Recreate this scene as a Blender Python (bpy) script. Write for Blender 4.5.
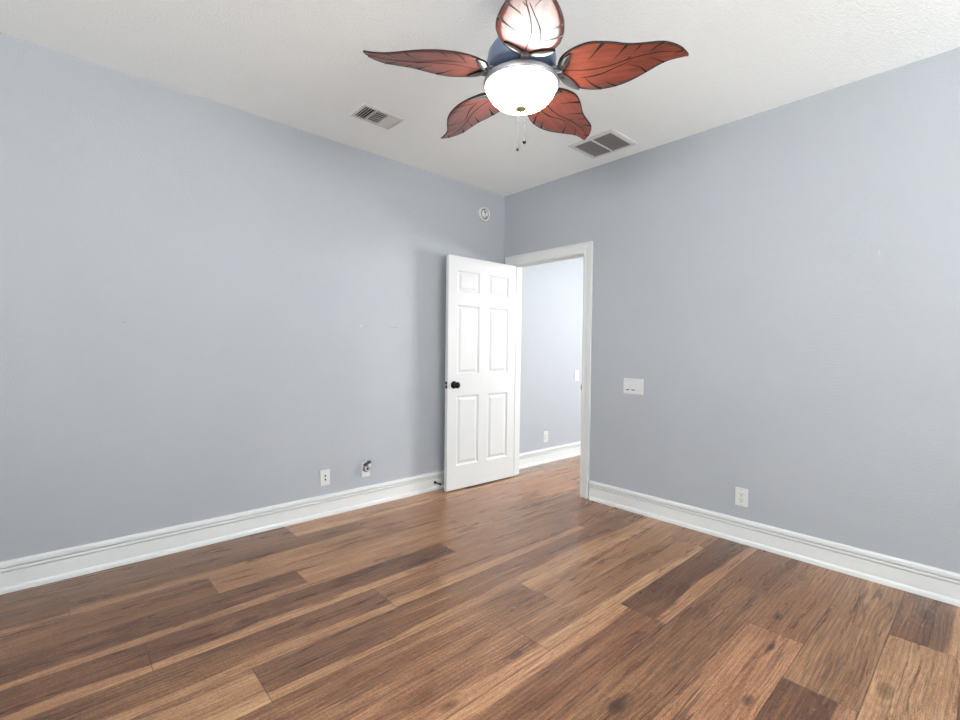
import bpy, bmesh, math, random
from mathutils import Vector, Matrix
S = bpy.context.scene
for o in list(bpy.data.objects): bpy.data.objects.remove(o)
COL = S.collection

# ---------------------------------------------------------------- camera
F, CX, CY, CZ, YAW, PITCH, ROLL = 469.05, -3.29496, -3.28191, 1.23039, 0.83218, -0.02183, 0.01162
fw = Vector((math.cos(YAW)*math.cos(PITCH), math.sin(YAW)*math.cos(PITCH), math.sin(PITCH)))
rt = Vector((math.sin(YAW), -math.cos(YAW), 0)); up = rt.cross(fw)
c_, s_ = math.cos(ROLL), math.sin(ROLL)
r2 = c_*rt + s_*up; u2 = -s_*rt + c_*up
cam = bpy.data.cameras.new('camera'); cam.sensor_width = 36; cam.lens = F/960*36; cam.clip_start = .02
co = bpy.data.objects.new('camera', cam); COL.objects.link(co)
M = Matrix.Identity(4)
for i in range(3):
    M[i][0] = r2[i]; M[i][1] = u2[i]; M[i][2] = -fw[i]
M[0][3], M[1][3], M[2][3] = CX, CY, CZ
co.matrix_world = M
S.camera = co

# ---------------------------------------------------------------- world, light, exposure
W = bpy.data.worlds.new('sky'); S.world = W; W.use_nodes = True
W.node_tree.nodes['Background'].inputs[0].default_value = (.75, .86, 1, 1)
W.node_tree.nodes['Background'].inputs[1].default_value = 1.0
def area(name, loc, rot, sx, sy, watts, col=(1, 1, 1)):
    l = bpy.data.lights.new(name, 'AREA'); l.shape = 'RECTANGLE'; l.size = sx; l.size_y = sy
    l.energy = watts; l.color = col
    o = bpy.data.objects.new(name, l); COL.objects.link(o); o.location = loc; o.rotation_euler = rot
    return o
R90 = math.pi/2
area('daylight_back_window', (-1.6, -6.0, 1.45), (R90+1.0, 0, 0), 2.2, 1.2, 250, (1, .985, .96))
area('daylight_near_window', (-5.9, -3.9, 1.45), (R90+1.0, 0, -R90), 2.0, 1.2, 385, (1, .99, .97))
area('daylight_hall_window', (3.36, -2.3, 1.8), (R90+.08, 0, R90), 1.2, 1.4, 425, (1, .985, .97))
S.view_settings.view_transform = 'Standard'
S.view_settings.look = 'None'
S.view_settings.gamma = 1
S.view_settings.use_curve_mapping = False
S.view_settings.exposure = -0.5

# ---------------------------------------------------------------- material helpers
def srgb(r, g, b):
    f = lambda c: (c/255/12.92) if c/255 <= .04045 else ((c/255+.055)/1.055)**2.4
    return (f(r), f(g), f(b), 1)
class NT:
    def __init__(s, name):
        s.m = bpy.data.materials.new(name); s.m.use_nodes = True; s.t = s.m.node_tree
        s.b = s.t.nodes['Principled BSDF']
    def n(s, typ, **kw):
        nd = s.t.nodes.new(typ)
        for k, v in kw.items(): setattr(nd, k, v)
        return nd
    def l(s, a, b): s.t.links.new(a, b)
    def sock(s, inp, v):
        if hasattr(v, 'is_output') or isinstance(v, bpy.types.NodeSocket): s.l(v, inp)
        else: inp.default_value = v
    def math(s, op, a, b=0., c=0., clamp=False):
        nd = s.n('ShaderNodeMath', operation=op); nd.use_clamp = clamp
        s.sock(nd.inputs[0], a); s.sock(nd.inputs[1], b); s.sock(nd.inputs[2], c)
        return nd.outputs[0]
    def noise(s, vec, scale, detail=2, rough=.5, dist=0):
        nd = s.n('ShaderNodeTexNoise'); nd.inputs['Scale'].default_value = scale
        nd.inputs['Detail'].default_value = detail; nd.inputs['Roughness'].default_value = rough
        nd.inputs['Distortion'].default_value = dist
        if vec is not None: s.l(vec, nd.inputs['Vector'])
        return nd.outputs[0]
    def ramp(s, fac, stops):
        nd = s.n('ShaderNodeValToRGB'); e = nd.color_ramp.elements
        while len(e) < len(stops): e.new(.5)
        for i, (p, c) in enumerate(stops): e[i].position = p; e[i].color = c if len(c) == 4 else (*c, 1)
        s.l(fac, nd.inputs[0]); return nd.outputs[0]
    def smooth(s, x, a, b):
        nd = s.n('ShaderNodeMapRange', interpolation_type='SMOOTHSTEP'); s.sock(nd.inputs[0], x)
        nd.inputs[1].default_value = a; nd.inputs[2].default_value = b; return nd.outputs[0]
    def mix(s, f, a, b, mode='MIX'):
        nd = s.n('ShaderNodeMix', data_type='RGBA', blend_type=mode)
        s.sock(nd.inputs[0], f); s.sock(nd.inputs[6], a); s.sock(nd.inputs[7], b); return nd.outputs[2]
    def bump(s, h, strength, dist=.001):
        nd = s.n('ShaderNodeBump'); nd.inputs['Strength'].default_value = strength
        nd.inputs['Distance'].default_value = dist; s.l(h, nd.inputs['Height'])
        s.l(nd.outputs[0], s.b.inputs['Normal'])
    def set(s, **kw):
        for k, v in kw.items(): s.sock(s.b.inputs[k.replace('_', ' ')], v)
        return s.m
def simple(name, col, rough=.5, metal=0., noise_amt=.04, scale=30, **kw):
    t = NT(name); g = t.n('ShaderNodeNewGeometry')
    n = t.noise(g.outputs['Position'], scale, 3)
    a = [c*(1-noise_amt) for c in col[:3]] + [1]; b = [min(1, c*(1+noise_amt)) for c in col[:3]] + [1]
    c = t.mix(n, a, b)
    return t.set(Base_Color=c, Roughness=rough, Metallic=metal, **kw)

def wall_paint(name, col, bump_scale, strength, dist=.002, mottling=.05):
    t = NT(name); g = t.n('ShaderNodeNewGeometry'); P = g.outputs['Position']
    big = t.noise(P, 1.3, 3)
    fine = t.noise(P, bump_scale, 3, .6)
    sp = t.smooth(fine, .35, .65)
    c = t.mix(big, [v*(1-mottling) for v in col[:3]]+[1], [v*(1+mottling) for v in col[:3]]+[1])
    t.bump(sp, strength, dist)
    return t.set(Base_Color=c, Roughness=.62)
m_wall = wall_paint('blue_grey_wall_paint', srgb(165, 171, 178), 95, .35, .0022)
m_ceil = wall_paint('white_textured_ceiling', srgb(243, 249, 249), 80, .4, .003, .012)
m_trim = simple('white_semigloss_trim', srgb(206, 210, 210), .36, noise_amt=.012)
m_base = simple('white_baseboard_paint', srgb(216, 220, 221), .36, noise_amt=.012)
m_door = simple('white_door_paint', srgb(202, 205, 206), .38, noise_amt=.01)
m_plastic = simple('white_plate_plastic', srgb(205, 209, 209), .35, noise_amt=.01)
m_plastic_grey = simple('pale_grey_plastic', srgb(196, 197, 198), .4, noise_amt=.02)
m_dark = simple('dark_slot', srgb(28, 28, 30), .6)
m_black = simple('oil_rubbed_black_metal', srgb(34, 31, 30), .28, .85)
m_steel = simple('brushed_steel', srgb(170, 170, 172), .3, .9)
m_bronze = simple('bronze_blue_reflection_tint', srgb(122, 138, 164), .36, .75, .12, 14)  # bronze fan metal, with its blue reflection put into the base colour
m_bracket = simple('aged_pewter_bracket', srgb(120, 122, 122), .3, .8, .12, 40)
m_chain = simple('dull_grey_chain', srgb(70, 70, 72), .8)
m_finial = simple('antique_brass', srgb(150, 148, 105), .35, .7)
m_vent = simple('white_vent_enamel', srgb(214, 214, 212), .45, noise_amt=.02)
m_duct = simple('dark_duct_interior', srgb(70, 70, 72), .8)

def wood_blade():
    t = NT('rust_stained_blade_wood')
    tc = t.n('ShaderNodeTexCoord'); mp = t.n('ShaderNodeMapping'); mp.inputs['Scale'].default_value = (5, 60, 5)
    t.l(tc.outputs['Object'], mp.inputs[0])
    n1 = t.noise(mp.outputs[0], 1.0, 4, .6, .3); n2 = t.noise(tc.outputs['Object'], 9, 3)
    f = t.math('ADD', t.math('MULTIPLY', n1, .6), t.math('MULTIPLY', n2, .4))
    c = t.ramp(f, [(.32, srgb(82, 37, 28)), (.5, srgb(126, 58, 41)), (.7, srgb(156, 78, 56))])
    t.bump(n1, .15, .001)
    return t.set(Base_Color=c, Roughness=.42, Coat_Weight=.55, Coat_Roughness=.38)
m_blade = wood_blade()
m_vein = simple('burnt_dark_vein', srgb(20, 13, 12), .7)
def lamp_glass():
    t = NT('lit_frosted_glass_bowl')
    lw = t.n('ShaderNodeLayerWeight'); lw.inputs[0].default_value = .3
    st = t.math('MULTIPLY_ADD', lw.outputs[1], -16.0, 95.0)
    return t.set(Base_Color=srgb(250, 248, 240), Roughness=.4, Emission_Color=(1, .975, .93, 1), Emission_Strength=st)
m_bowl = lamp_glass()
def window_glass():
    t = NT('window_glass')
    tr = t.n('ShaderNodeBsdfTransparent'); gl = t.n('ShaderNodeBsdfGlossy'); gl.inputs['Roughness'].default_value = .02
    mx = t.n('ShaderNodeMixShader'); mx.inputs[0].default_value = .06
    t.l(tr.outputs[0], mx.inputs[1]); t.l(gl.outputs[0], mx.inputs[2])
    t.l(mx.outputs[0], t.t.nodes['Material Output'].inputs[0]); return t.m
m_glass = window_glass()

# ---------------------------------------------------------------- mesh helpers
def link(name, bm, mats, parent=None, smooth=False, kind=None, loc=None):
    me = bpy.data.meshes.new(name); bm.normal_update(); bm.to_mesh(me); bm.free()
    for m in (mats if isinstance(mats, (list, tuple)) else [mats]): me.materials.append(m)
    if smooth: me.shade_smooth()
    o = bpy.data.objects.new(name, me); COL.objects.link(o)
    if parent: o.parent = parent
    if kind: o['kind'] = kind
    if loc is not None: o.location = loc
    return o
def box(bm, lo, hi, mat=0, bevel=0, M=None):
    vs = [bm.verts.new((x, y, z)) for x in (lo[0], hi[0]) for y in (lo[1], hi[1]) for z in (lo[2], hi[2])]
    if M is not None:
        for v in vs: v.co = M @ v.co
    fs = [bm.faces.new([vs[i] for i in q]) for q in ((0, 1, 3, 2), (4, 6, 7, 5), (0, 4, 5, 1), (2, 3, 7, 6), (0, 2, 6, 4), (1, 5, 7, 3))]
    for f in fs: f.material_index = mat
    if bevel:
        es = list({e for f in fs for e in f.edges})
        r = bmesh.ops.bevel(bm, geom=es, offset=bevel, segments=2, affect='EDGES', profile=.6)
        for f in r['faces']: f.material_index = mat
    return fs
def lathe(bm, prof, n=40, M=None, mat=0, close=False):
    rings = []
    for r, z in prof:
        if r < 1e-6: rings.append([bm.verts.new((0, 0, z))])
        else: rings.append([bm.verts.new((r*math.cos(2*math.pi*i/n), r*math.sin(2*math.pi*i/n), z)) for i in range(n)])
    if M is not None:
        for rg in rings:
            for v in rg: v.co = M @ v.co
    for a, b in zip(rings, rings[1:]):
        for i in range(n):
            j = (i+1) % n
            if len(a) == 1 and len(b) == 1: continue
            if len(a) == 1: f = bm.faces.new((a[0], b[i], b[j]))
            elif len(b) == 1: f = bm.faces.new((a[i], b[0], a[j]))
            else: f = bm.faces.new((a[i], b[i], b[j], a[j]))
            f.material_index = mat; f.smooth = True
    bmesh.ops.recalc_face_normals(bm, faces=bm.faces[:])
def tube(bm, pts, rad, n=8, mat=0):
    pts = [Vector(p) for p in pts]; rings = []
    for i, p in enumerate(pts):
        d = (pts[min(i+1, len(pts)-1)] - pts[max(i-1, 0)]).normalized()
        a = d.cross(Vector((0, 0, 1)))
        if a.length < .05: a = d.cross(Vector((1, 0, 0)))
        a.normalize(); b = d.cross(a)
        r = rad[i] if isinstance(rad, (list, tuple)) else rad
        rings.append([bm.verts.new(p + r*(a*math.cos(2*math.pi*k/n) + b*math.sin(2*math.pi*k/n))) for k in range(n)])
    for A, B in zip(rings, rings[1:]):
        for i in range(n):
            f = bm.faces.new((A[i], A[(i+1) % n], B[(i+1) % n], B[i])); f.smooth = True; f.material_index = mat
    for rg in (rings[0][::-1], rings[-1]):
        f = bm.faces.new(rg); f.material_index = mat
def extrude_profile(bm, prof, a, b, ea, eb, mat=0):
    """prof: (out, up) points; swept from point a to point b; ea/eb: extra length per unit of `out` at each end (mitres)."""
    a = Vector(a); b = Vector(b); d = (b-a).normalized(); out = Vector((d.y, -d.x, 0))   # right of travel
    A = [bm.verts.new(a + out*o + Vector((0, 0, u)) + d*ea*o) for o, u in prof]
    B = [bm.verts.new(b + out*o + Vector((0, 0, u)) - d*eb*o) for o, u in prof]
    for i in range(len(prof)-1):
        f = bm.faces.new((A[i], B[i], B[i+1], A[i+1])); f.material_index = mat
    bm.faces.new(A[::-1]); bm.faces.new(B)
    f = bm.faces.new((A[-1], B[-1], B[0], A[0]))
    bmesh.ops.recalc_face_normals(bm, faces=bm.faces[:])
def empty(name, loc, label, cat, group=None, rotz=0, kind=None):
    o = bpy.data.objects.new(name, None); COL.objects.link(o); o.location = loc; o.rotation_euler = (0, 0, rotz)
    o.empty_display_size = .05
    if label: o['label'] = label
    if cat: o['category'] = cat
    if group: o['group'] = group
    if kind: o['kind'] = kind
    return o
def lab(o, s): o['label'] = s; return o

# ---------------------------------------------------------------- dimensions
H = 2.74
XW, YS = -5.7, -5.8                # near wall plane, back wall plane
T = .12
JL, JR, JH = -.125, -.94, 2.045     # door opening
HX, HY = 3.2, -3.4                  # hall end wall, hall far side
HL = .016                           # hall left wall plane

# floor: planks as quads of one mesh, tone per plank
def floor():
    bm = bmesh.new(); uvl = bm.loops.layers.uv.new('plank'); cl = bm.loops.layers.float_color.new('tone')
    rnd = random.Random(5)
    PW, PL = .2288, 1.532
    joint = {-2: -.9, -1: -2.13, 0: -1.715, 1: -1.16, 2: -2.315, 3: -1.49, 4: -2.09, 5: -1.207, 6: -1.48, 7: -1.797, 8: -1.255,
             9: -.60, 10: -.95, 11: -1.255, 12: -.58, 13: -1.9, 14: -1.0, 15: -.3, 16: -1.4, 17: -.7, 18: -1.1}
    # (row, first x of the plank rounded) -> lightness, redness, sapwood strip (0 none, -1 lower edge, 1 upper edge)
    tone = {(-1, 1): (.30, .45, 0), (-1, 0): (.62, .7, -1), (0, 1): (.30, .4, -1), (0, 2): (.25, .4, -1), (0, 0): (.55, .7, 0),
            (1, 2): (.36, .4, 0), (1, 1): (.62, .45, 0), (1, 0): (.6, .7, 0),
            (2, 1): (.22, .5, -1), (2, 0): (.66, .6, 0), (2, -1): (.6, .6, 0),
            (3, 2): (.2, .55, -1), (3, 1): (.18, .5, -1), (3, 0): (.5, .6, 0),
            (4, 1): (.28, .4, -1), (4, 0): (.42, .5, -1), (5, 2): (.6, .4, -1), (5, 1): (.3, .4, -1), (5, 0): (.35, .5, -1),
            (6, 1): (.42, .55, 0), (6, 0): (.6, .45, 1), (7, 1): (.45, .75, -1), (7, 0): (.48, .4, -1), (7, -1): (.4, .5, 0),
            (8, 1): (.32, .75, 1), (8, 0): (.12, .5, -1), (9, 2): (.4, .6, 0), (9, 1): (.34, .4, 0), (9, 0): (.32, .5, 0),
            (10, 1): (.62, .9, 0), (10, 0): (.44, .6, 0), (11, 1): (.14, .6, -1), (11, 0): (.5, .25, 0),
            (12, 1): (.75, .4, 0), (12, 0): (.24, .5, -1), (13, 0): (.3, .5, 0)}
    for k in range(-2, 26):
        y1 = -.0215 - PW*(k+1)
        y0 = y1 - PW
        j = joint.get(k, -1.5+.37*((k*5) % 4))
        for n in range(-5, 5):
            x0 = j + n*PL; x1 = x0 + PL
            a, b = max(x0, XW-.1), min(x1, HX+.1)
            if b - a < .02: continue
            yy0, yy1 = max(y0, YS-.1), min(y1, HL+.1)
            if yy1 - yy0 < .002: continue
            key = (k, -n)
            tl, tr, ts = tone.get(key, (rnd.uniform(.2, .65), rnd.uniform(.3, .8), rnd.choice((-1, 0, 0, 1))))
            seed = rnd.random()
            vs = [bm.verts.new(p + (0,)) for p in ((a, yy0), (b, yy0), (b, yy1), (a, yy1))]
            f = bm.faces.new(vs)
            for lp in f.loops:
                lp[uvl].uv = ((lp.vert.co.x-x0), (lp.vert.co.y-y0))
                lp[cl] = (.42+(tl-.42)*.82, tr, ts*.5+.5, seed)
    # slab below
    box(bm, (XW-.1, YS-.1, -.12), (HX+.1, HL+.1, -.002))
    t = NT('brown_hickory_vinyl_plank')
    uv = t.n('ShaderNodeUVMap', uv_map='plank'); at = t.n('ShaderNodeAttribute', attribute_name='tone')
    sx = t.n('ShaderNodeSeparateXYZ'); t.l(uv.outputs[0], sx.inputs[0]); u, v = sx.outputs[0], sx.outputs[1]
    sc = t.n('ShaderNodeSeparateColor'); t.l(at.outputs['Color'], sc.inputs[0]); tl, tr, ts = sc.outputs[0], sc.outputs[1], sc.outputs[2]
    seed = at.outputs['Alpha']
    g = t.n('ShaderNodeNewGeometry'); sp = t.n('ShaderNodeSeparateXYZ'); t.l(g.outputs['Position'], sp.inputs[0]); X, Y = sp.outputs[0], sp.outputs[1]
    # knots at the places the photo shows them: (x, y, size, darkness)
    knots = [(-.80, -2.63, .040, 1), (-.26, -2.60, .05, .6), (-.24, -3.09, .055, .6), (-1.05, -3.04, .055, .7), (-1.48, -2.72, .035, 1),
             (-.93, -1.72, .035, .5), (-1.92, -2.01, .035, .8), (-2.29, -2.04, .04, .8), (-2.66, -1.04, .05, .9), (-1.86, -2.43, .045, 1),
             (-1.08, -2.68, .03, 1), (-2.05, -1.27, .03, .8), (-.45, -2.12, .025, .8), (-.9, -1.0, .03, .7), (-1.6, -.55, .03, .7)]
    warp = None; kd = None; rings = None
    for kx, ky, ks, kk in knots:
        dx = t.math('MULTIPLY', t.math('SUBTRACT', X, kx), .45/ks); dy = t.math('MULTIPLY', t.math('SUBTRACT', Y, ky), 1/ks)
        d2 = t.math('ADD', t.math('MULTIPLY', dx, dx), t.math('MULTIPLY', dy, dy))
        e = t.math('EXPONENT', t.math('MULTIPLY', d2, -.45))
        w = t.math('MULTIPLY', t.math('MULTIPLY', e, dy), ks*.3)
        warp = w if warp is None else t.math('ADD', warp, w)
        rg = t.math('MULTIPLY', t.math('SINE', t.math('MULTIPLY', t.math('SQRT', d2), 13.0)), t.math('EXPONENT', t.math('MULTIPLY', d2, -.5)))
        rings = rg if rings is None else t.math('ADD', rings, rg)
        q = t.math('MULTIPLY', t.math('EXPONENT', t.math('MULTIPLY', d2, -6)), kk)
        kd = q if kd is None else t.math('MAXIMUM', kd, q)
    # dark mineral cracks: (x, y, half length, half width, darkness)
    cracks = [(-1.085, -2.678, .10, .010, 1), (-.42, -2.89, .16, .012, .8), (-1.83, -2.423, .08, .016, 1), (-1.92, -1.991, .15, .007, .8), (-2.57, -1.502, .17, .009, .9),
              (-2.95, -1.265, .07, .008, .9), (-1.81, -1.286, .26, .008, .7), (-.72, -2.09, .20, .007, .7), (-1.09, -1.822, .26, .006, .6), (-1.22, -2.489, .10, .008, .7),
              (-.6, -.95, .3, .008, .6), (-2.55, -.854, .13, .007, .6), (-.98, -2.44, .28, .007, .7), (-.69, -2.644, .25, .006, .6)]
    wn = t.n('ShaderNodeTexNoise'); wn.inputs['Scale'].default_value = 9; wn.inputs['Detail'].default_value = 3; t.l(g.outputs['Position'], wn.inputs['Vector'])
    wy = t.math('MULTIPLY_ADD', wn.outputs[0], .05, -.025); ck = None
    for kx, ky, kl, kw, kk in cracks:
        dx = t.math('MULTIPLY', t.math('SUBTRACT', X, kx), 1/kl); dy = t.math('MULTIPLY', t.math('SUBTRACT', t.math('ADD', Y, wy), ky), 1/kw)
        d2 = t.math('ADD', t.math('MULTIPLY', dx, dx), t.math('MULTIPLY', dy, dy))
        q = t.math('MULTIPLY', t.math('EXPONENT', t.math('MULTIPLY', d2, -1.6)), kk)
        ck = q if ck is None else t.math('MAXIMUM', ck, q)
    so = t.math('MULTIPLY', seed, 37.0)
    def coord(su, sv, so_mul=1.):
        cb = t.n('ShaderNodeCombineXYZ')
        t.l(t.math('MULTIPLY', u, su), cb.inputs[0])
        t.l(t.math('MULTIPLY', t.math('ADD', v, warp), sv), cb.inputs[1])
        t.l(t.math('MULTIPLY', so, so_mul), cb.inputs[2]); return cb.outputs[0]
    broad = t.noise(coord(1.6, 14), 1, 3, .55, .5)          # broad colour bands
    streak = t.noise(coord(2.6, 34, 1.7), 1, 4, .65, 1.2)   # dark mineral streaks
    grain = t.noise(coord(9, 330, 2.1), 1, 3, .6, .4)
    fine = t.noise(coord(110, 620, 2.9), 1, 3, .7)
    saw = t.noise(coord(150, 10, 3.3), 1, 3, .7)
    hair = t.noise(coord(3.2, 190, 6.1), 1, 3, .55, .6)
    cath = t.n('ShaderNodeTexWave', wave_type='BANDS', bands_direction='Y'); cath.inputs['Scale'].default_value = 1
    cath.inputs['Distortion'].default_value = 7; cath.inputs['Detail'].default_value = 3; cath.inputs['Detail Scale'].default_value = .9
    t.l(coord(1.8, 16, 1.3), cath.inputs['Vector'])
    light = t.math('ADD', t.math('ADD', tl, .06), t.math('MULTIPLY', t.math('SUBTRACT', broad, .5), .85))
    light = t.math('ADD', light, t.math('MULTIPLY', t.math('SUBTRACT', grain, .5), .95))
    light = t.math('ADD', light, t.math('MULTIPLY', t.math('SUBTRACT', fine, .5), 1.5))
    light = t.math('ADD', light, t.math('MULTIPLY', t.math('SUBTRACT', cath.outputs[1], .5), .14))
    light = t.math('ADD', light, t.math('MULTIPLY', t.math('SUBTRACT', saw, .5), .22))
    light = t.math('ADD', light, t.math('MULTIPLY', rings, .08))
    # pale sapwood strip along one long edge
    edge = t.math('ADD', v, t.math('MULTIPLY', t.math('SUBTRACT', t.noise(coord(1.1, 1, 4.1), 1, 2, .5), .5), .10))
    lo_ = t.math('MULTIPLY', t.math('SUBTRACT', 1, t.smooth(edge, .050, .066)), t.math('LESS_THAN', ts, .25))
    hi_ = t.math('MULTIPLY', t.smooth(edge, .165, .180), t.math('GREATER_THAN', ts, .75))
    strip = t.math('ADD', lo_, hi_)
    light = t.math('ADD', light, t.math('MULTIPLY', strip, t.math('MULTIPLY', t.math('SUBTRACT', 1.0, tl), .5)))
    A = t.ramp(light, [(0., srgb(70, 47, 32)), (.3, srgb(104, 74, 52)), (.55, srgb(140, 104, 74)), (.8, srgb(174, 136, 100)), (1., srgb(196, 162, 122))])
    B = t.ramp(light, [(0., srgb(74, 46, 34)), (.3, srgb(110, 72, 52)), (.55, srgb(147, 101, 73)), (.8, srgb(178, 130, 96)), (1., srgb(202, 154, 116))])
    c = t.mix(tr, A, B)
    gate = t.smooth(t.noise(coord(.9, 7, 5.3), 1, 2, .5), .42, .56)
    sm = t.math('MULTIPLY', t.smooth(streak, .57, .65), gate)
    c = t.mix(t.math('MULTIPLY', sm, .72), c, srgb(66, 46, 38))
    c = t.mix(t.math('MULTIPLY', t.math('MULTIPLY', t.smooth(hair, .56, .64), t.smooth(broad, .32, .55)), .55), c, srgb(72, 50, 38))
    c = t.mix(t.math('MULTIPLY', kd, .9), c, srgb(52, 35, 28))
    ckm = t.math('MULTIPLY', t.smooth(ck, .15, .7), t.smooth(grain, .30, .52))
    c = t.mix(t.math('MULTIPLY', ckm, .8), c, srgb(52, 36, 28))
    # printed bevel gap between planks
    ev = t.math('MINIMUM', v, t.math('SUBTRACT', PW, v)); eu = t.math('MINIMUM', u, t.math('SUBTRACT', PL, u))
    gap = t.math('SUBTRACT', 1, t.smooth(t.math('MINIMUM', ev, eu), .0009, .0028))
    c = t.mix(t.math('MULTIPLY', gap, .7), c, srgb(44, 30, 24))
    t.bump(t.math('MULTIPLY', gap, -1), .25, .001)
    rgh = t.math('MULTIPLY_ADD', broad, .06, .25)
    t.set(Base_Color=c, Roughness=rgh, Specular_IOR_Level=.5)
    o = link('floor', bm, t.m, kind='structure')
    return o
floor()

bm = bmesh.new(); box(bm, (XW-T, YS-T, H), (HX+T, HL+.2, H+.1)); link('ceiling', bm, m_ceil, kind='structure')

# walls
bm = bmesh.new(); box(bm, (XW-T, 0, -.1), (-.0, .14, H))
for x, z, w, h, mi in ((-1.545, 1.404, .022, .0035, 1), (-1.508, 1.403, .026, .003, 2), (-1.275, 1.405, .062, .0025, 2), (-1.232, 1.404, .030, .0025, 2),
                       (-2.02, 1.745, .010, .004, 2), (-1.79, 1.745, .006, .004, 2), (-3.0, 1.36, .018, .003, 2)):   # scuffs and old nail marks
    box(bm, (x-w/2, -.0005, z-h/2), (x+w/2, .002, z+h/2), mi)
link('wall_left', bm, [m_wall, m_plastic, simple('grey_scuff', srgb(132, 134, 138), .7)], kind='structure')
bm = bmesh.new()
box(bm, (0, JL, 0), (T, .14, H)); box(bm, (0, JR, JH), (T, JL, H)); box(bm, (0, YS-T, 0), (T, JR, H))
link('wall_right', bm, m_wall, kind='structure')
def wall_with_window(name, axis, plane, thick, a0, a1, w0, w1, z0, z1):
    bm = bmesh.new()
    def bx(p, q, zz0, zz1):
        lo = [0, 0, zz0]; hi = [0, 0, zz1]
        lo[1-axis], hi[1-axis] = p, q; lo[axis], hi[axis] = sorted((plane, plane+thick)); box(bm, lo, hi)
    bx(a0, w0, 0, H); bx(w1, a1, 0, H); bx(w0, w1, 0, z0); bx(w0, w1, z1, H)
    link(name, bm, m_wall, kind='structure')
def window(name, axis, plane, thick, w0, w1, z0, z1):
    root = empty(name, (0, 0, 0), None, None, kind='structure')
    mid = plane + thick*.6; s = .025
    def bx(bm, p, q, zz0, zz1, d0=-s, d1=s):
        lo = [0, 0, zz0]; hi = [0, 0, zz1]; lo[1-axis], hi[1-axis] = p, q
        lo[axis], hi[axis] = mid+d0, mid+d1; box(bm, lo, hi)
    bm = bmesh.new()
    bx(bm, w0, w0+.05, z0, z1); bx(bm, w1-.05, w1, z0, z1); bx(bm, w0+.05, w1-.05, z0, z0+.05); bx(bm, w0+.05, w1-.05, z1-.05, z1)
    zm = (z0+z1)/2; bx(bm, w0+.05, w1-.05, zm-.02, zm+.02)
    link('window_frame', bm, m_trim, root)
    bm = bmesh.new(); bx(bm, w0+.05, w1-.05, z0+.05, zm-.02, -.003, .003); bx(bm, w0+.05, w1-.05, zm+.02, z1-.05, -.003, .003)
    link('pane', bm, m_glass, root)
    bm = bmesh.new(); lo = [0, 0, z0-.02]; hi = [0, 0, z0+.0]; lo[1-axis], hi[1-axis] = w0-.04, w1+.04
    inn = plane - math.copysign(.05, thick); lo[axis], hi[axis] = sorted((plane, inn)); box(bm, lo, hi, bevel=.004)
    link('window_sill', bm, m_trim, root)
wall_with_window('wall_back', 1, YS, -T, XW-T, 0, -2.8, -.4, .75, 2.5)
window('window_1', 1, YS, -T, -2.8, -.4, .75, 2.5)
wall_with_window('wall_near', 0, XW, -T, YS, 0, -5.0, -2.8, .75, 2.5)
window('window_2', 0, XW, -T, -5.0, -2.8, .75, 2.5)
bm = bmesh.new(); box(bm, (T, HL, 0), (HX+T, .14, H)); link('wall_hall_left', bm, m_wall, kind='structure')
wall_with_window('wall_hall_end', 0, HX, T, HY-T, HL, -2.9, -1.7, .95, 2.4)
window('window_3', 0, HX, T, -2.9, -1.7, .95, 2.4)
bm = bmesh.new(); box(bm, (T, HY-T, 0), (HX, HY, H)); link('wall_hall_right', bm, m_wall, kind='structure')

# baseboards: bead at the top, two grooves, flat face, shoe moulding
BB = [(0, .156), (.007, .156), (.0125, .152), (.0145, .145), (.0145, .131), (.0135, .1280), (.001, .1278), (.001, .1220), (.0135, .122),
      (.0145, .116), (.0135, .108), (.0015, .1078), (.0015, .1030), (.013, .103), (.013, .030), (.016, .028), (.0205, .022), (.0225, .012), (.0225, 0), (0, 0)]
def baseboard(name, segs):
    bm = bmesh.new()
    for a, b, ea, eb in segs: extrude_profile(bm, BB, a, b, ea, eb)
    return link(name, bm, m_base, kind='structure')
# travel direction keeps the room on the right-hand side
baseboard('baseboard_left', [((XW, 0, 0), (0, 0, 0), 1, 1)])
baseboard('baseboard_right', [((0, -1.0435, 0), (0, YS, 0), 0, 1)])
baseboard('baseboard_back', [((0, YS, 0), (XW, YS, 0), 1, 1)])
baseboard('baseboard_near', [((XW, YS, 0), (XW, 0, 0), 1, 1)])
baseboard('baseboard_hall_left', [((T, HL, 0), (HX, HL, 0), 0, 1)])
baseboard('baseboard_hall_end', [((HX, HL, 0), (HX, HY, 0), 1, 1)])
baseboard('baseboard_hall_right', [((HX, HY, 0), (T, HY, 0), 1, 1)])

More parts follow.
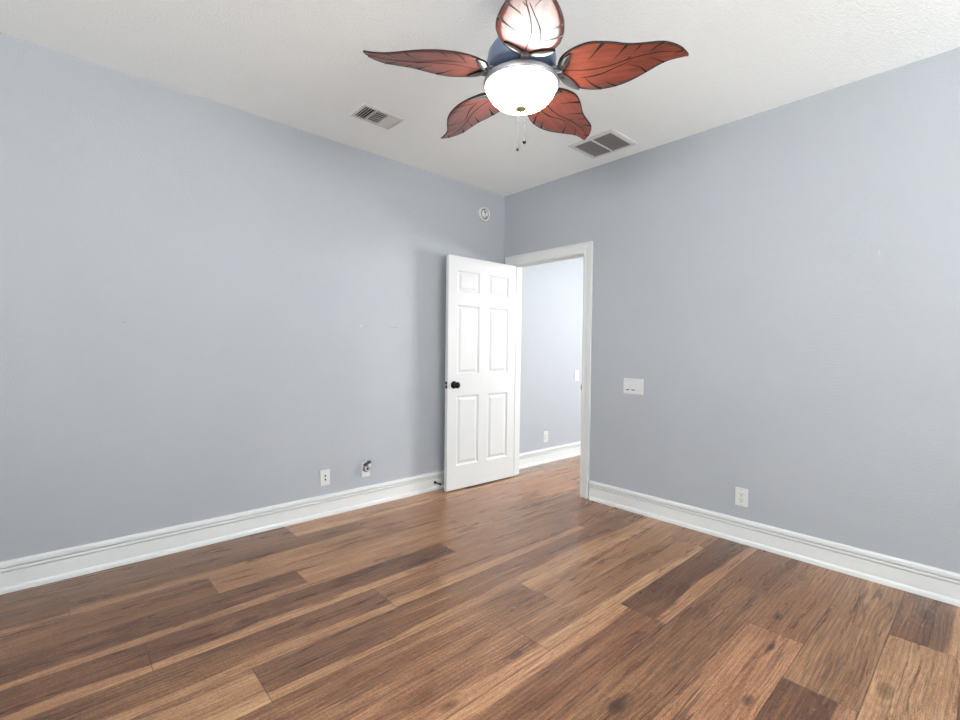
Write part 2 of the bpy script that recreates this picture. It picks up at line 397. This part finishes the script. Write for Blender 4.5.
# door frame: jamb lining with stop bead, and mitred casings
bm = bmesh.new()
box(bm, (-.001, JL-.0005, 0), (T+.001, JL+.02, JH+.02)); box(bm, (-.001, JR-.02, 0), (T+.001, JR+.0005, JH+.02)); box(bm, (-.001, JR, JH-.0005), (T+.001, JL, JH+.02))
box(bm, (.040, JL-.011, 0), (.075, JL, JH)); box(bm, (.040, JR, 0), (.075, JR+.011, JH)); box(bm, (.040, JR+.011, JH-.011), (.075, JL-.011, JH))
link('trim_1', bm, m_trim, kind='structure')
def casing(name, x, sgn):
    bm = bmesh.new(); iy0, iy1, iz = JL+.006, JR-.006, JH+.006
    prof = [(0, 0), (0, .010), (.004, .012), (.018, .0125), (.022, .010), (.030, .0115), (.055, .015), (.066, .017), (.072, .014), (.076, .0185), (.084, .0185), (.0875, .016), (.0875, 0)]
    rows = []
    for o, d in prof:
        X = x + sgn*d
        oo = min(o, .085)
        rows.append([bm.verts.new(p) for p in ((X, iy0+min(oo, .087), 0), (X, iy0+oo, iz+oo), (X, iy1-oo, iz+oo), (X, iy1-oo, 0))])
    for a, b in zip(rows, rows[1:]):
        for i in range(3): bm.faces.new((a[i], a[i+1], b[i+1], b[i]))
    bm.faces.new([r[0] for r in rows]); bm.faces.new([r[3] for r in rows])
    bmesh.ops.recalc_face_normals(bm, faces=bm.faces[:])
    link(name, bm, m_trim, kind='structure')
casing('trim_2', 0, -1); casing('trim_3', T, 1)

# ---------------------------------------------------------------- the open door
door = empty('door_1', (.006, -.1255, 0), 'white six panel door standing open against the blue wall', 'door', kind='structure', rotz=math.radians(-1.5))
DW, DT, Z0, Z1 = .81, .035, .009, 2.038
# local: leaf runs to -x, visible face at y=-DT
def leaf():
    bm = bmesh.new()
    xs = [-DW, -DW+.100, -DW+.352, -DW+.462, -DW+.712, 0]
    zs = [Z0, .215, .828, 1.017, 1.615, 1.732, 1.914, Z1]
    for yy, sg in ((-DT, 1), (0, -1)):
        for i in range(5):
            for k in range(7):
                x0, x1, z0, z1 = xs[i], xs[i+1], zs[k], zs[k+1]
                if i in (1, 3) and k in (1, 3, 5):
                    loops = []
                    for ins, dep in ((0, 0), (.004, .0045), (.011, .0075), (.015, .009), (.022, .0085), (.040, .002), (.043, .0015)):
                        loops.append([bm.verts.new((x, yy+sg*dep, z)) for x, z in ((x0+ins, z0+ins), (x1-ins, z0+ins), (x1-ins, z1-ins), (x0+ins, z1-ins))])
                    for a, b in zip(loops, loops[1:]):
                        for q in range(4): bm.faces.new((a[q], a[(q+1) % 4], b[(q+1) % 4], b[q]))
                    bm.faces.new(loops[-1])
                else:
                    bm.faces.new([bm.verts.new(p) for p in ((x0, yy, z0), (x1, yy, z0), (x1, yy, z1), (x0, yy, z1))])
    for q in (((-DW, -DT, Z0), (-DW, 0, Z0), (-DW, 0, Z1), (-DW, -DT, Z1)), ((0, -DT, Z0), (0, 0, Z0), (0, 0, Z1), (0, -DT, Z1)),
              ((-DW, -DT, Z0), (0, -DT, Z0), (0, 0, Z0), (-DW, 0, Z0)), ((-DW, -DT, Z1), (0, -DT, Z1), (0, 0, Z1), (-DW, 0, Z1))):
        bm.faces.new([bm.verts.new(p) for p in q])
    bmesh.ops.remove_doubles(bm, verts=bm.verts[:], dist=1e-5)
    bmesh.ops.recalc_face_normals(bm, faces=bm.faces[:])
    return link('door_panel', bm, m_door, door)
leaf()
KZ = .925
bm = bmesh.new()
kp = [(0, 0), (.033, 0), (.033, .004), (.030, .008), (.016, .011), (.012, .016), (.0115, .030), (.015, .035), (.024, .039), (.028, .047), (.0275, .056), (.022, .063), (.010, .066), (0, .0665)]
lathe(bm, kp, 32, Matrix.Translation((-DW+.068, -DT, KZ)) @ Matrix.Rotation(R90, 4, 'X'))
lab(link('knob', bm, m_black, door), 'round black knob on the visible face')
bm = bmesh.new(); lathe(bm, kp, 32, Matrix.Translation((-DW+.068, 0, KZ)) @ Matrix.Rotation(-R90, 4, 'X'))
link('knob', bm, m_black, door)
bm = bmesh.new(); box(bm, (-DW-.0018, -DT/2-.013, KZ-.029), (-DW+.001, -DT/2+.013, KZ+.029), 0, .0008)
lp = lab(link('latch_plate', bm, m_black, door), 'black latch plate on the door edge')
bm = bmesh.new(); box(bm, (-DW-.012, -DT/2-.007, KZ-.009), (-DW-.001, -DT/2+.007, KZ+.009), 0, .002)
lab(link('latch', bm, m_steel, lp), 'steel latch bolt')
for hz in (.20, 1.02, 1.84):
    bm = bmesh.new()
    tube(bm, [(.006, .005, hz-.045), (.006, .005, hz+.045)], .006, 12)
    box(bm, (-.0005, -.028, hz-.044), (.0018, .002, hz+.044))
    link('hinge', bm, m_steel, door)

# strike plate let into the right jamb, its lip wrapping the front edge
bm = bmesh.new(); box(bm, (-.0035, JR-.002, .895), (.035, JR+.0022, .955), 0, .0008)
box(bm, (-.006, JR-.003, .910), (-.001, JR+.004, .940), 0, .0008)
sp_ = link('strike_plate', bm, m_black)
sp_['label'] = 'small black strike plate on the right jamb of the doorway'; sp_['category'] = 'strike plate'

# spring door stop on the left baseboard behind the door's free edge
ds = empty('door_stop', (-.835, -.013, .068), 'little black door stop on the left baseboard beside the open door', 'door stop')
bm = bmesh.new(); lathe(bm, [(0, 0), (.013, 0), (.013, .004), (.009, .008), (.006, .010), (0, .010)], 20, Matrix.Rotation(R90, 4, 'X'))
link('base', bm, m_black, ds)
bm = bmesh.new(); pts = []
for i in range(15*10+1):
    a = i/10*2*math.pi; pts.append((.0052*math.cos(a), -.009-.062*i/150, .0052*math.sin(a)))
tube(bm, pts, .0011, 5)
link('spring', bm, m_black, ds)
bm = bmesh.new(); lathe(bm, [(0, .069), (.007, .069), (.0085, .072), (.0085, .080), (.006, .084), (0, .085)], 16, Matrix.Rotation(R90, 4, 'X'))
link('rubber_tip', bm, m_black, ds)

# ---------------------------------------------------------------- wall plates
def plate_root(name, label, cat, P, facing, group=None):
    rz = {'-y': 0, '-x': -R90}[facing]
    return empty(name, P, label, cat, group, rz)
def plate(root, w, h, d=.006):
    bm = bmesh.new(); box(bm, (-w/2, -d, -h/2), (w/2, .0005, h/2), 0, .0022)
    return link('cover_plate', bm, m_plastic, root)
def screws(root, pts, d=.006):
    for x, z in pts:
        bm = bmesh.new(); lathe(bm, [(0, d-.0005), (.0032, d-.0005), (.003, d+.0008), (0, d+.001)], 12, Matrix.Translation((x, 0, z)) @ Matrix.Rotation(R90, 4, 'X'))
        box(bm, (x-.0026, -d-.0013, z-.0004), (x+.0026, -d-.0009, z+.0004), 1)
        link('screw', bm, [m_plastic_grey, m_dark], root)
def decora_outlet(root):
    plate(root, .076, .118)
    bm = bmesh.new(); box(bm, (-.0168, -.0085, -.0335), (.0168, -.005, .0335), 0, .0012)
    rc = link('receptacle', bm, m_plastic, root)
    for cz in (.018, -.018):
        bm = bmesh.new()
        box(bm, (-.0078, -.0095, cz-.001), (-.0054, -.0082, cz+.009)); box(bm, (.0054, -.0095, cz+.0), (.0078, -.0095+.0013, cz+.008))
        lathe(bm, [(0, .0082), (.0034, .0082), (.0034, .0096), (0, .0096)], 12, Matrix.Translation((0, 0, cz-.0095)) @ Matrix.Rotation(R90, 4, 'X'))
        link('socket_holes', bm, m_dark, rc)
    screws(root, [(0, .048), (0, -.048)])
r = plate_root('wall_outlet', 'white double socket outlet low on the right wall', 'outlet', (0, -2.198, .297), '-x'); decora_outlet(r)
r = plate_root('wall_outlet', 'white socket outlet low on the hall wall seen through the doorway', 'outlet', (.688, HL, .285), '-y'); decora_outlet(r)
def rocker(root, cx, slit):
    bm = bmesh.new(); box(bm, (cx-.0168, -.0072, -.0335), (cx+.0168, -.005, .0335), 0, .0008)
    fr = link('switch_frame', bm, m_plastic_grey, root)
    bm = bmesh.new()
    z0 = -.031 + (.008 if slit else 0)
    A = [(cx-.0145, -.0068, z0), (cx+.0145, -.0068, z0), (cx+.0145, -.0068, .031), (cx-.0145, -.0068, .031)]
    Bv = [(cx-.0140, -.0118, z0+.001), (cx+.0140, -.0118, z0+.001), (cx+.0140, -.0082, .0305), (cx-.0140, -.0082, .0305)]
    va = [bm.verts.new(p) for p in A]; vb = [bm.verts.new(p) for p in Bv]
    bm.faces.new(vb)
    for i in range(4): bm.faces.new((va[i], va[(i+1) % 4], vb[(i+1) % 4], vb[i]))
    bmesh.ops.recalc_face_normals(bm, faces=bm.faces[:])
    link('rocker', bm, m_plastic, fr)
    if slit:
        bm = bmesh.new(); box(bm, (cx-.0135, -.0078, -.0305), (cx+.0135, -.007, -.0245)); link('slider_slot', bm, m_dark if slit == 1 else m_plastic_grey, fr)
r = plate_root('light_switch', 'white three rocker switch plate on the right wall beside the doorway', 'light switch', (0, -1.418, .963), '-x')
plate(r, .165, .118)
for cx, s in ((-.046, 1), (0, 1), (.046, 2)): rocker(r, cx, s)
screws(r, [(x, z) for x in (-.046, 0, .046) for z in (-.048, .048)])
r = plate_root('light_switch', 'single white rocker switch on the hall wall seen through the doorway', 'light switch', (1.243, HL, .94), '-y')
plate(r, .074, .118); rocker(r, 0, 0); screws(r, [(0, .048), (0, -.048)])
# data plate with two dark jacks
r = plate_root('jack_plate', 'white wall plate with two small dark jacks on the left wall', 'wall plate', (-1.828, 0, .284), '-y')
plate(r, .072, .118)
for z in (.012, -.016):
    bm = bmesh.new(); lathe(bm, [(.0032, .006), (.0062, .006), (.0062, .010), (.0045, .012), (.0032, .012)], 6, Matrix.Translation((0, 0, z)) @ Matrix.Rotation(R90, 4, 'X'))
    lathe(bm, [(0, .0062), (.0034, .0062), (.0034, .0118), (0, .0118)], 12, Matrix.Translation((0, 0, z)) @ Matrix.Rotation(R90, 4, 'X'))
    lab(link('jack', bm, m_dark, r), 'small dark jack')
screws(r, [(0, .048), (0, -.048)])
# plate with round fitting and stub of dark cable
r = plate_root('cable_outlet', 'white wall plate with a round grey plug and dark cable stub on the left wall', 'wall plate', (-1.499, 0, .289), '-y')
plate(r, .070, .112)
screws(r, [(0, -.046)])
bm = bmesh.new(); lathe(bm, [(.0, .006), (.026, .006), (.026, .018), (.024, .032), (.020, .036), (.012, .036), (.010, .031), (0, .031)], 28, Matrix.Translation((-.002, 0, .010)) @ Matrix.Rotation(R90, 4, 'X'))
fit = link('round_plug', bm, m_steel, r)
bm = bmesh.new(); lathe(bm, [(0, .030), (.0075, .030), (.0075, .0325), (0, .0325)], 16, Matrix.Translation((-.002, 0, .010)) @ Matrix.Rotation(R90, 4, 'X'))
link('plug_socket', bm, m_dark, fit)
bm = bmesh.new(); box(bm, (.004, -.036, .026), (.030, -.006, .046), 0, .003)
link('plug_cap', bm, m_plastic, r)
bm = bmesh.new(); tube(bm, [(-.030, -.018, .040), (-.018, -.022, .045), (-.004, -.026, .050), (.008, -.028, .056)], [.006, .009, .0105, .010], 10)
box(bm, (.002, -.040, .052), (.026, -.020, .070), 0, .003)
link('cable_stub', bm, simple('charcoal_rubber', srgb(66, 67, 72), .5), r)

# round alarm high on the left wall near the corner
al = empty('wall_alarm', (-.282, 0, 2.508), 'round white alarm disc high on the left wall near the corner', 'alarm')
MA = Matrix.Rotation(R90, 4, 'X')
bm = bmesh.new(); lathe(bm, [(0, -.0005), (.065, -.0005), (.066, .004), (.0655, .018), (.062, .024), (.055, .026), (.050, .022), (.049, .018), (0, .018)], 48, MA)
link('alarm_body', bm, m_plastic, al)
bm = bmesh.new(); lathe(bm, [(.0488, .0178), (.0485, .0190), (.0405, .0190), (.040, .0178)], 48, MA); link('grille_ring', bm, m_duct, al)
bm = bmesh.new(); lathe(bm, [(.040, .0195), (.038, .026), (.028, .031), (0, .033)], 40, MA @ Matrix.Translation((0, 0, 0))); cap = link('alarm_cap', bm, m_plastic, al)
bm = bmesh.new()
for q in ((-.020, .006, -.004, .022), (-.016, -.006, -.006, .004), (.004, -.030, .012, -.022), (-.012, -.026, -.002, -.020)):
    box(bm, (q[0], -.0335, q[1]), (q[2], -.0295, q[3]), 0, .0005)
link('alarm_slots', bm, m_duct, cap)

# ---------------------------------------------------------------- ceiling vents
def frame_ring(bm, x0, x1, y0, y1, prof, mat=0):
    """prof: list of (inset, drop) loops below the ceiling, outermost first"""
    loops = [[bm.verts.new(p) for p in ((x0+i, y0+i, -d), (x1-i, y0+i, -d), (x1-i, y1-i, -d), (x0+i, y1-i, -d))] for i, d in prof]
    for a, b in zip(loops, loops[1:]):
        for q in range(4):
            f = bm.faces.new((a[q], a[(q+1) % 4], b[(q+1) % 4], b[q])); f.material_index = mat
def slat(bm, a, b, width, tilt, axis, th=.0012):
    """thin louvre from a to b (same z), blade width, tilted about its length"""
    a, b = Vector(a), Vector(b); d = (b-a).normalized(); side = Vector((-d.y, d.x, 0))
    w = side*math.cos(tilt)*width/2 + Vector((0, 0, math.sin(tilt)*width/2)); n = d.cross(w).normalized()*th/2
    vs = [bm.verts.new(p) for p in (a-w-n, b-w-n, b+w-n, a+w-n, a-w+n, b-w+n, b+w+n, a+w+n)]
    for q in ((0, 1, 2, 3), (7, 6, 5, 4), (0, 4, 5, 1), (1, 5, 6, 2), (2, 6, 7, 3), (3, 7, 4, 0)): bm.faces.new([vs[i] for i in q])
v1 = empty('supply_vent', (-1.725, -.535, H), 'small white three way supply vent left of the fan on the ceiling', 'vent')
hx, hy = .146, .101
bm = bmesh.new(); frame_ring(bm, -hx, hx, -hy, hy, [(0, 0), (.001, .003), (.006, .006), (.022, .0075), (.026, .006), (.027, .0)])
bmesh.ops.recalc_face_normals(bm, faces=bm.faces[:]); link('vent_frame', bm, m_vent, v1)
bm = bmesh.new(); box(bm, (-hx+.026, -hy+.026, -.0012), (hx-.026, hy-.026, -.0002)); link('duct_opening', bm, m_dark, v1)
iy = hy-.027
for bx_ in (-.045, .045):
    bm = bmesh.new(); box(bm, (bx_-.0045, -iy, -.0085), (bx_+.0045, iy, -.001)); link('divider', bm, m_vent, v1)
bm = bmesh.new()
for k in range(4): slat(bm, (-.110+k*.0175, -iy, -.0065), (-.110+k*.0175, iy, -.0065), .013, -1.05, 1)
for k in range(6): slat(bm, (-.040, -iy+.012+k*.0245, -.0065), (.040, -iy+.012+k*.0245, -.0065), .012, .95, 0)
for k in range(4): slat(bm, (.058+k*.0175, -iy, -.0065), (.058+k*.0175, iy, -.0065), .0142, .62, 1)
link('louvre_slats', bm, m_vent, v1)
v2 = empty('return_vent', (-.318, -1.312, H), 'larger square white return grille beside the right wall on the ceiling', 'vent')
hx, hy = .168, .188
bm = bmesh.new(); frame_ring(bm, -hx, hx, -hy, hy, [(0, 0), (.001, .004), (.004, .0055), (.014, .0065), (.017, .009), (.034, .010), (.037, .008), (.038, .0)])
bmesh.ops.recalc_face_normals(bm, faces=bm.faces[:]); link('vent_frame', bm, m_vent, v2)
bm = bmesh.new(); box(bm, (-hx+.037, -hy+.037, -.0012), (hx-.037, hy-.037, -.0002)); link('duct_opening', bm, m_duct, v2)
bm = bmesh.new(); box(bm, (-hx+.036, -.007, -.011), (hx-.036, .007, -.001)); link('divider', bm, m_vent, v2)
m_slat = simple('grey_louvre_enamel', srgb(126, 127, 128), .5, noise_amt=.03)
bm = bmesh.new()
for k in range(13):
    x = -hx+.046+k*.0202
    for y0, y1 in ((-hy+.037, -.007), (.007, hy-.037)): slat(bm, (x, y0, -.006), (x, y1, -.006), .014, .75, 1)
lab(link('louvre_slats', bm, m_slat, v2), 'grey louvres behind the white frame')

# ---------------------------------------------------------------- ceiling fan
FX, FY = -1.847, -1.9265
fan = empty('ceiling_fan', (FX, FY, H), 'ceiling fan with five rust red leaf blades and a lit glass bowl', 'ceiling fan')
bm = bmesh.new(); lathe(bm, [(0, 0), (.072, 0), (.072, -.012), (.066, -.035), (.048, -.058), (.028, -.070), (.016, -.074), (0, -.074)], 36); link('canopy', bm, m_bronze, fan)
bm = bmesh.new(); tube(bm, [(0, 0, -.07), (0, 0, -.22)], .013, 16); link('downrod', bm, m_bronze, fan)
bm = bmesh.new(); lathe(bm, [(0, -.205), (.03, -.207), (.05, -.218), (.090, -.232), (.120, -.252), (.138, -.280), (.143, -.310), (.142, -.335), (.138, -.350), (.110, -.356), (0, -.356)], 56)
link('motor_housing', bm, m_bronze, fan)
bm = bmesh.new(); lathe(bm, [(0, -.356), (.100, -.357), (.112, -.372), (.135, -.386), (.153, -.394), (.157, -.402), (.157, -.412), (.154, -.418), (.147, -.418), (.145, -.405), (0, -.400)], 56)
link('light_fitter', bm, simple('satin_grey_fitter', srgb(170, 172, 178), .4, .7), fan)
bm = bmesh.new(); lathe(bm, [(.142, -.404), (.144, -.414), (.143, -.427), (.137, -.443), (.124, -.461), (.105, -.478), (.080, -.491), (.050, -.500), (.022, -.503), (0, -.504)], 56)
lab(link('light_bowl', bm, m_bowl, fan), 'glowing white glass bowl')
bm = bmesh.new(); lathe(bm, [(0, -.501), (.023, -.501), (.0245, -.505), (.020, -.509), (.009, -.512), (.006, -.516), (0, -.518)], 28)
link('finial', bm, m_finial, fan)
# leaf blade outline (distance from the hub, +w side, -w side)
OUT = [(.152, .010, -.010), (.157, .040, -.036), (.167, .062, -.056), (.182, .080, -.074), (.200, .089, -.087), (.225, .103, -.100), (.250, .112, -.109), (.275, .119, -.115), (.300, .122, -.116),
       (.325, .122, -.112), (.350, .119, -.107), (.375, .115, -.101), (.400, .107, -.092), (.425, .097, -.085), (.450, .084, -.081), (.475, .069, -.079),
       (.500, .053, -.078), (.525, .036, -.077), (.550, .021, -.074), (.575, .011, -.065), (.600, .006, -.049), (.622, .004, -.029), (.640, .005, -.001)]
def zc(s, w):
    u = (s-.16)/(.627-.16)
    return -.377 + -.023*u - .2*w
TH = .0065
def interp(s):
    for (a, p, n), (b, p2, n2) in zip(OUT, OUT[1:]):
        if a <= s <= b:
            t = (s-a)/(b-a); return p+(p2-p)*t, n+(n2-n)*t
    return OUT[-1][1:]
def blade_mesh():
    bm = bmesh.new(); NW = 10
    ss = [OUT[0][0]] + [.157, .167] + [.18+.0125*i for i in range(36)] + [.632, .640]
    grid_lo, grid_hi = [], []
    for s in ss:
        p, n = interp(s); L, U = [], []
        for k in range(NW+1):
            t = k/NW; w = n + (p-n)*t
            z = zc(s, w) + .0012*math.sin(math.pi*t)
            L.append(bm.verts.new((s, w, z))); U.append(bm.verts.new((s, w, z+TH)))
        grid_lo.append(L); grid_hi.append(U)
    for i in range(len(ss)-1):
        for k in range(NW):
            for G, fl in ((grid_lo, 0), (grid_hi, 1)):
                q = [G[i][k], G[i+1][k], G[i+1][k+1], G[i][k+1]]
                f = bm.faces.new(q if fl else q[::-1]); f.smooth = True
        for k in (0, NW):
            f = bm.faces.new((grid_lo[i][k], grid_lo[i+1][k], grid_hi[i+1][k], grid_hi[i][k])); f.material_index = 1
    for i in (0, -1):
        for k in range(NW):
            f = bm.faces.new((grid_lo[i][k], grid_lo[i][k+1], grid_hi[i][k+1], grid_hi[i][k])); f.material_index = 1
    bmesh.ops.recalc_face_normals(bm, faces=bm.faces[:])
    def zlow(s, w):
        p, n = interp(s); t = min(1, max(0, (w-n)/(p-n+1e-9))); return zc(s, w) + .0012*math.sin(math.pi*t)
    def ribbon(pts, w0, w1, wm=None, sub=6):
        P = []
        for a, b in zip(pts, pts[1:]):
            for i in range(sub): P.append(Vector(a).lerp(Vector(b), i/sub))
        P.append(Vector(pts[-1]))
        for _ in range(3):
            P = [P[0]] + [(P[i-1]+2*P[i]+P[i+1])/4 for i in range(1, len(P)-1)] + [P[-1]]
        A = []
        for i, q in enumerate(P):
            d = (P[min(i+1, len(P)-1)]-P[max(i-1, 0)]).normalized(); nn = Vector((-d.y, d.x)); t = i/(len(P)-1)
            w = w0+(w1-w0)*t if wm is None else (w0+(wm-w0)*t*2 if t < .5 else wm+(w1-wm)*(t*2-1))
            row = []; w *= 1.3
            for sg in (-1, 1):
                e = q+nn*sg*w/2; row.append((e.x, e.y))
            A.append(row)
        for h in (1,):
            vs = [[bm.verts.new((x, y, zlow(x, y)-.0009)) for x, y in r] for r in A]
            for a, b in zip(vs, vs[1:]):
                f = bm.faces.new((a[0], b[0], b[1], a[1])); f.material_index = 1
                f.normal_update()
                if f.normal.z > 0: f.normal_flip()
    ribbon([(.157, 0), (.2, .003), (.28, .013), (.356, .004), (.444, -.022), (.527, -.034), (.60, -.026), (.632, -.012)], .0025, .001, .0035)
    ribbon([(.235, .046), (.255, .048), (.29, .046), (.33, .037), (.388, .012), (.44, -.010)], .0006, .0012, .0052)
    ribbon([(.338, -.110), (.318, -.087), (.29, -.052), (.275, -.036)], .013, .0008, .0040)
    ribbon([(.422, -.086), (.402, -.061), (.37, -.022)], .008, .0008, .0036)
    ribbon([(.552, -.075), (.525, -.062), (.504, -.039)], .007, .001, .004)
    ribbon([(.250, .042), (.262, .062), (.279, .089), (.316, .121)], .0008, .008, .0035)
    ribbon([(.425, .008), (.468, .027), (.492, .056)], .0008, .006, .0028)
    ribbon([(.507, -.011), (.545, .012), (.556, .018)], .001, .005, .003)
    ribbon([(.619, -.028), (.586, -.014)], .006, .001)
    ribbon([(.438, -.032), (.417, -.016)], .001, .001, .003)
    ribbon([(.47, -.078), (.458, -.060), (.444, -.045)], .005, .0008)
    ribbon([(.33, .075), (.352, .098), (.375, .113)], .0008, .006)
    # darkened rim
    up_ = [(s, p-.0012) for s, p, n in OUT[2:-1]]; dn = [(s, n+.0012) for s, p, n in OUT[2:-1]]
    ribbon(up_, .0022, .0022, None, 3); ribbon(dn, .0022, .0022, None, 3)
    me = bpy.data.meshes.new('blade'); bm.to_mesh(me); bm.free(); me.materials.append(m_blade); me.materials.append(m_vein); return me
def bracket_mesh():
    bm = bmesh.new()
    def lens(tip0, tip1, side, wid):
        a, b = Vector(tip0), Vector(tip1); d = (b-a); n = Vector((-d.y, d.x)).normalized()*side
        N = 14; up_, lo_ = [], []
        for i in range(N+1):
            t = i/N; q = a+d*t; h = math.sin(math.pi*t)**.8
            up_.append(q+n*h*wid*.62); lo_.append(q-n*h*wid*.38)
        rows = []
        for i in range(N+1):
            L = []
            for k in range(5):
                q = lo_[i].lerp(up_[i], k/4); z = zc(q.x, q.y)-.0055-.006*math.sin(math.pi*k/4)*math.sin(math.pi*i/N)
                L.append(bm.verts.new((q.x, q.y, z)))
            rows.append(L)
        top = []
        for i in range(N+1):
            top.append([bm.verts.new((v.co.x, v.co.y, zc(v.co.x, v.co.y)-.0008)) for v in (rows[i][0], rows[i][-1])])
        for i in range(N):
            for k in range(4):
                f = bm.faces.new((rows[i][k], rows[i+1][k], rows[i+1][k+1], rows[i][k+1])); f.smooth = True
            for e, k in ((0, 0), (1, -1)):
                f = bm.faces.new((rows[i][k], rows[i+1][k], top[i+1][e], top[i][e])); f.material_index = 1
            bm.faces.new((top[i][0], top[i+1][0], top[i+1][1], top[i][1]))
    lens((.150, .012), (.212, -.082), -1, .034)
    lens((.150, -.004), (.226, .108), 1, .036)
    box(bm, (.085, -.020, -.372), (.172, .020, -.3615), 0, .002)
    box(bm, (.128, -.016, -.392), (.172, .016, -.3725), 0, .003)
    bmesh.ops.remove_doubles(bm, verts=bm.verts[:], dist=1e-5)
    bmesh.ops.recalc_face_normals(bm, faces=bm.faces[:])
    me = bpy.data.meshes.new('blade_bracket'); bm.to_mesh(me); bm.free(); me.materials.append(m_bracket); me.materials.append(m_black); return me
bl, br = blade_mesh(), bracket_mesh()
for k in range(5):
    b = bpy.data.objects.new('blade', bl); COL.objects.link(b); b.parent = fan; b.rotation_euler = (0, 0, math.radians(-60.6+72*k))
    q = bpy.data.objects.new('blade_bracket', br); COL.objects.link(q); q.parent = b
for (x, y, z) in ((-1.742, -1.811, 2.139), (-1.722, -1.833, 2.171)):
    x -= FX; y -= FY; z -= H
    bm = bmesh.new(); tube(bm, [(x, y, -.405), (x, y, z+.012)], .00032, 6)
    for zz in (-.486, -.4865): lathe(bm, [(0, .0022), (.0022, 0), (0, -.0022)], 8, Matrix.Translation((x, y, zz)))
    box(bm, (x*.93, y*.93, -.409), (x+.001, y+.001, -.4035))
    ch = link('pull_chain', bm, m_chain, fan)
    bm = bmesh.new(); rr = .0085 if z > -.59 else .0058
    lathe(bm, [(0, .011), (.0025, .010), (.0035, .006), (rr*.8, .003), (rr, -.003), (rr*.8, -.010), (0, -.013)], 16, Matrix.Translation((x, y, z)))
    lab(link('pendant', bm, m_black, ch), 'dark pull chain pendant')
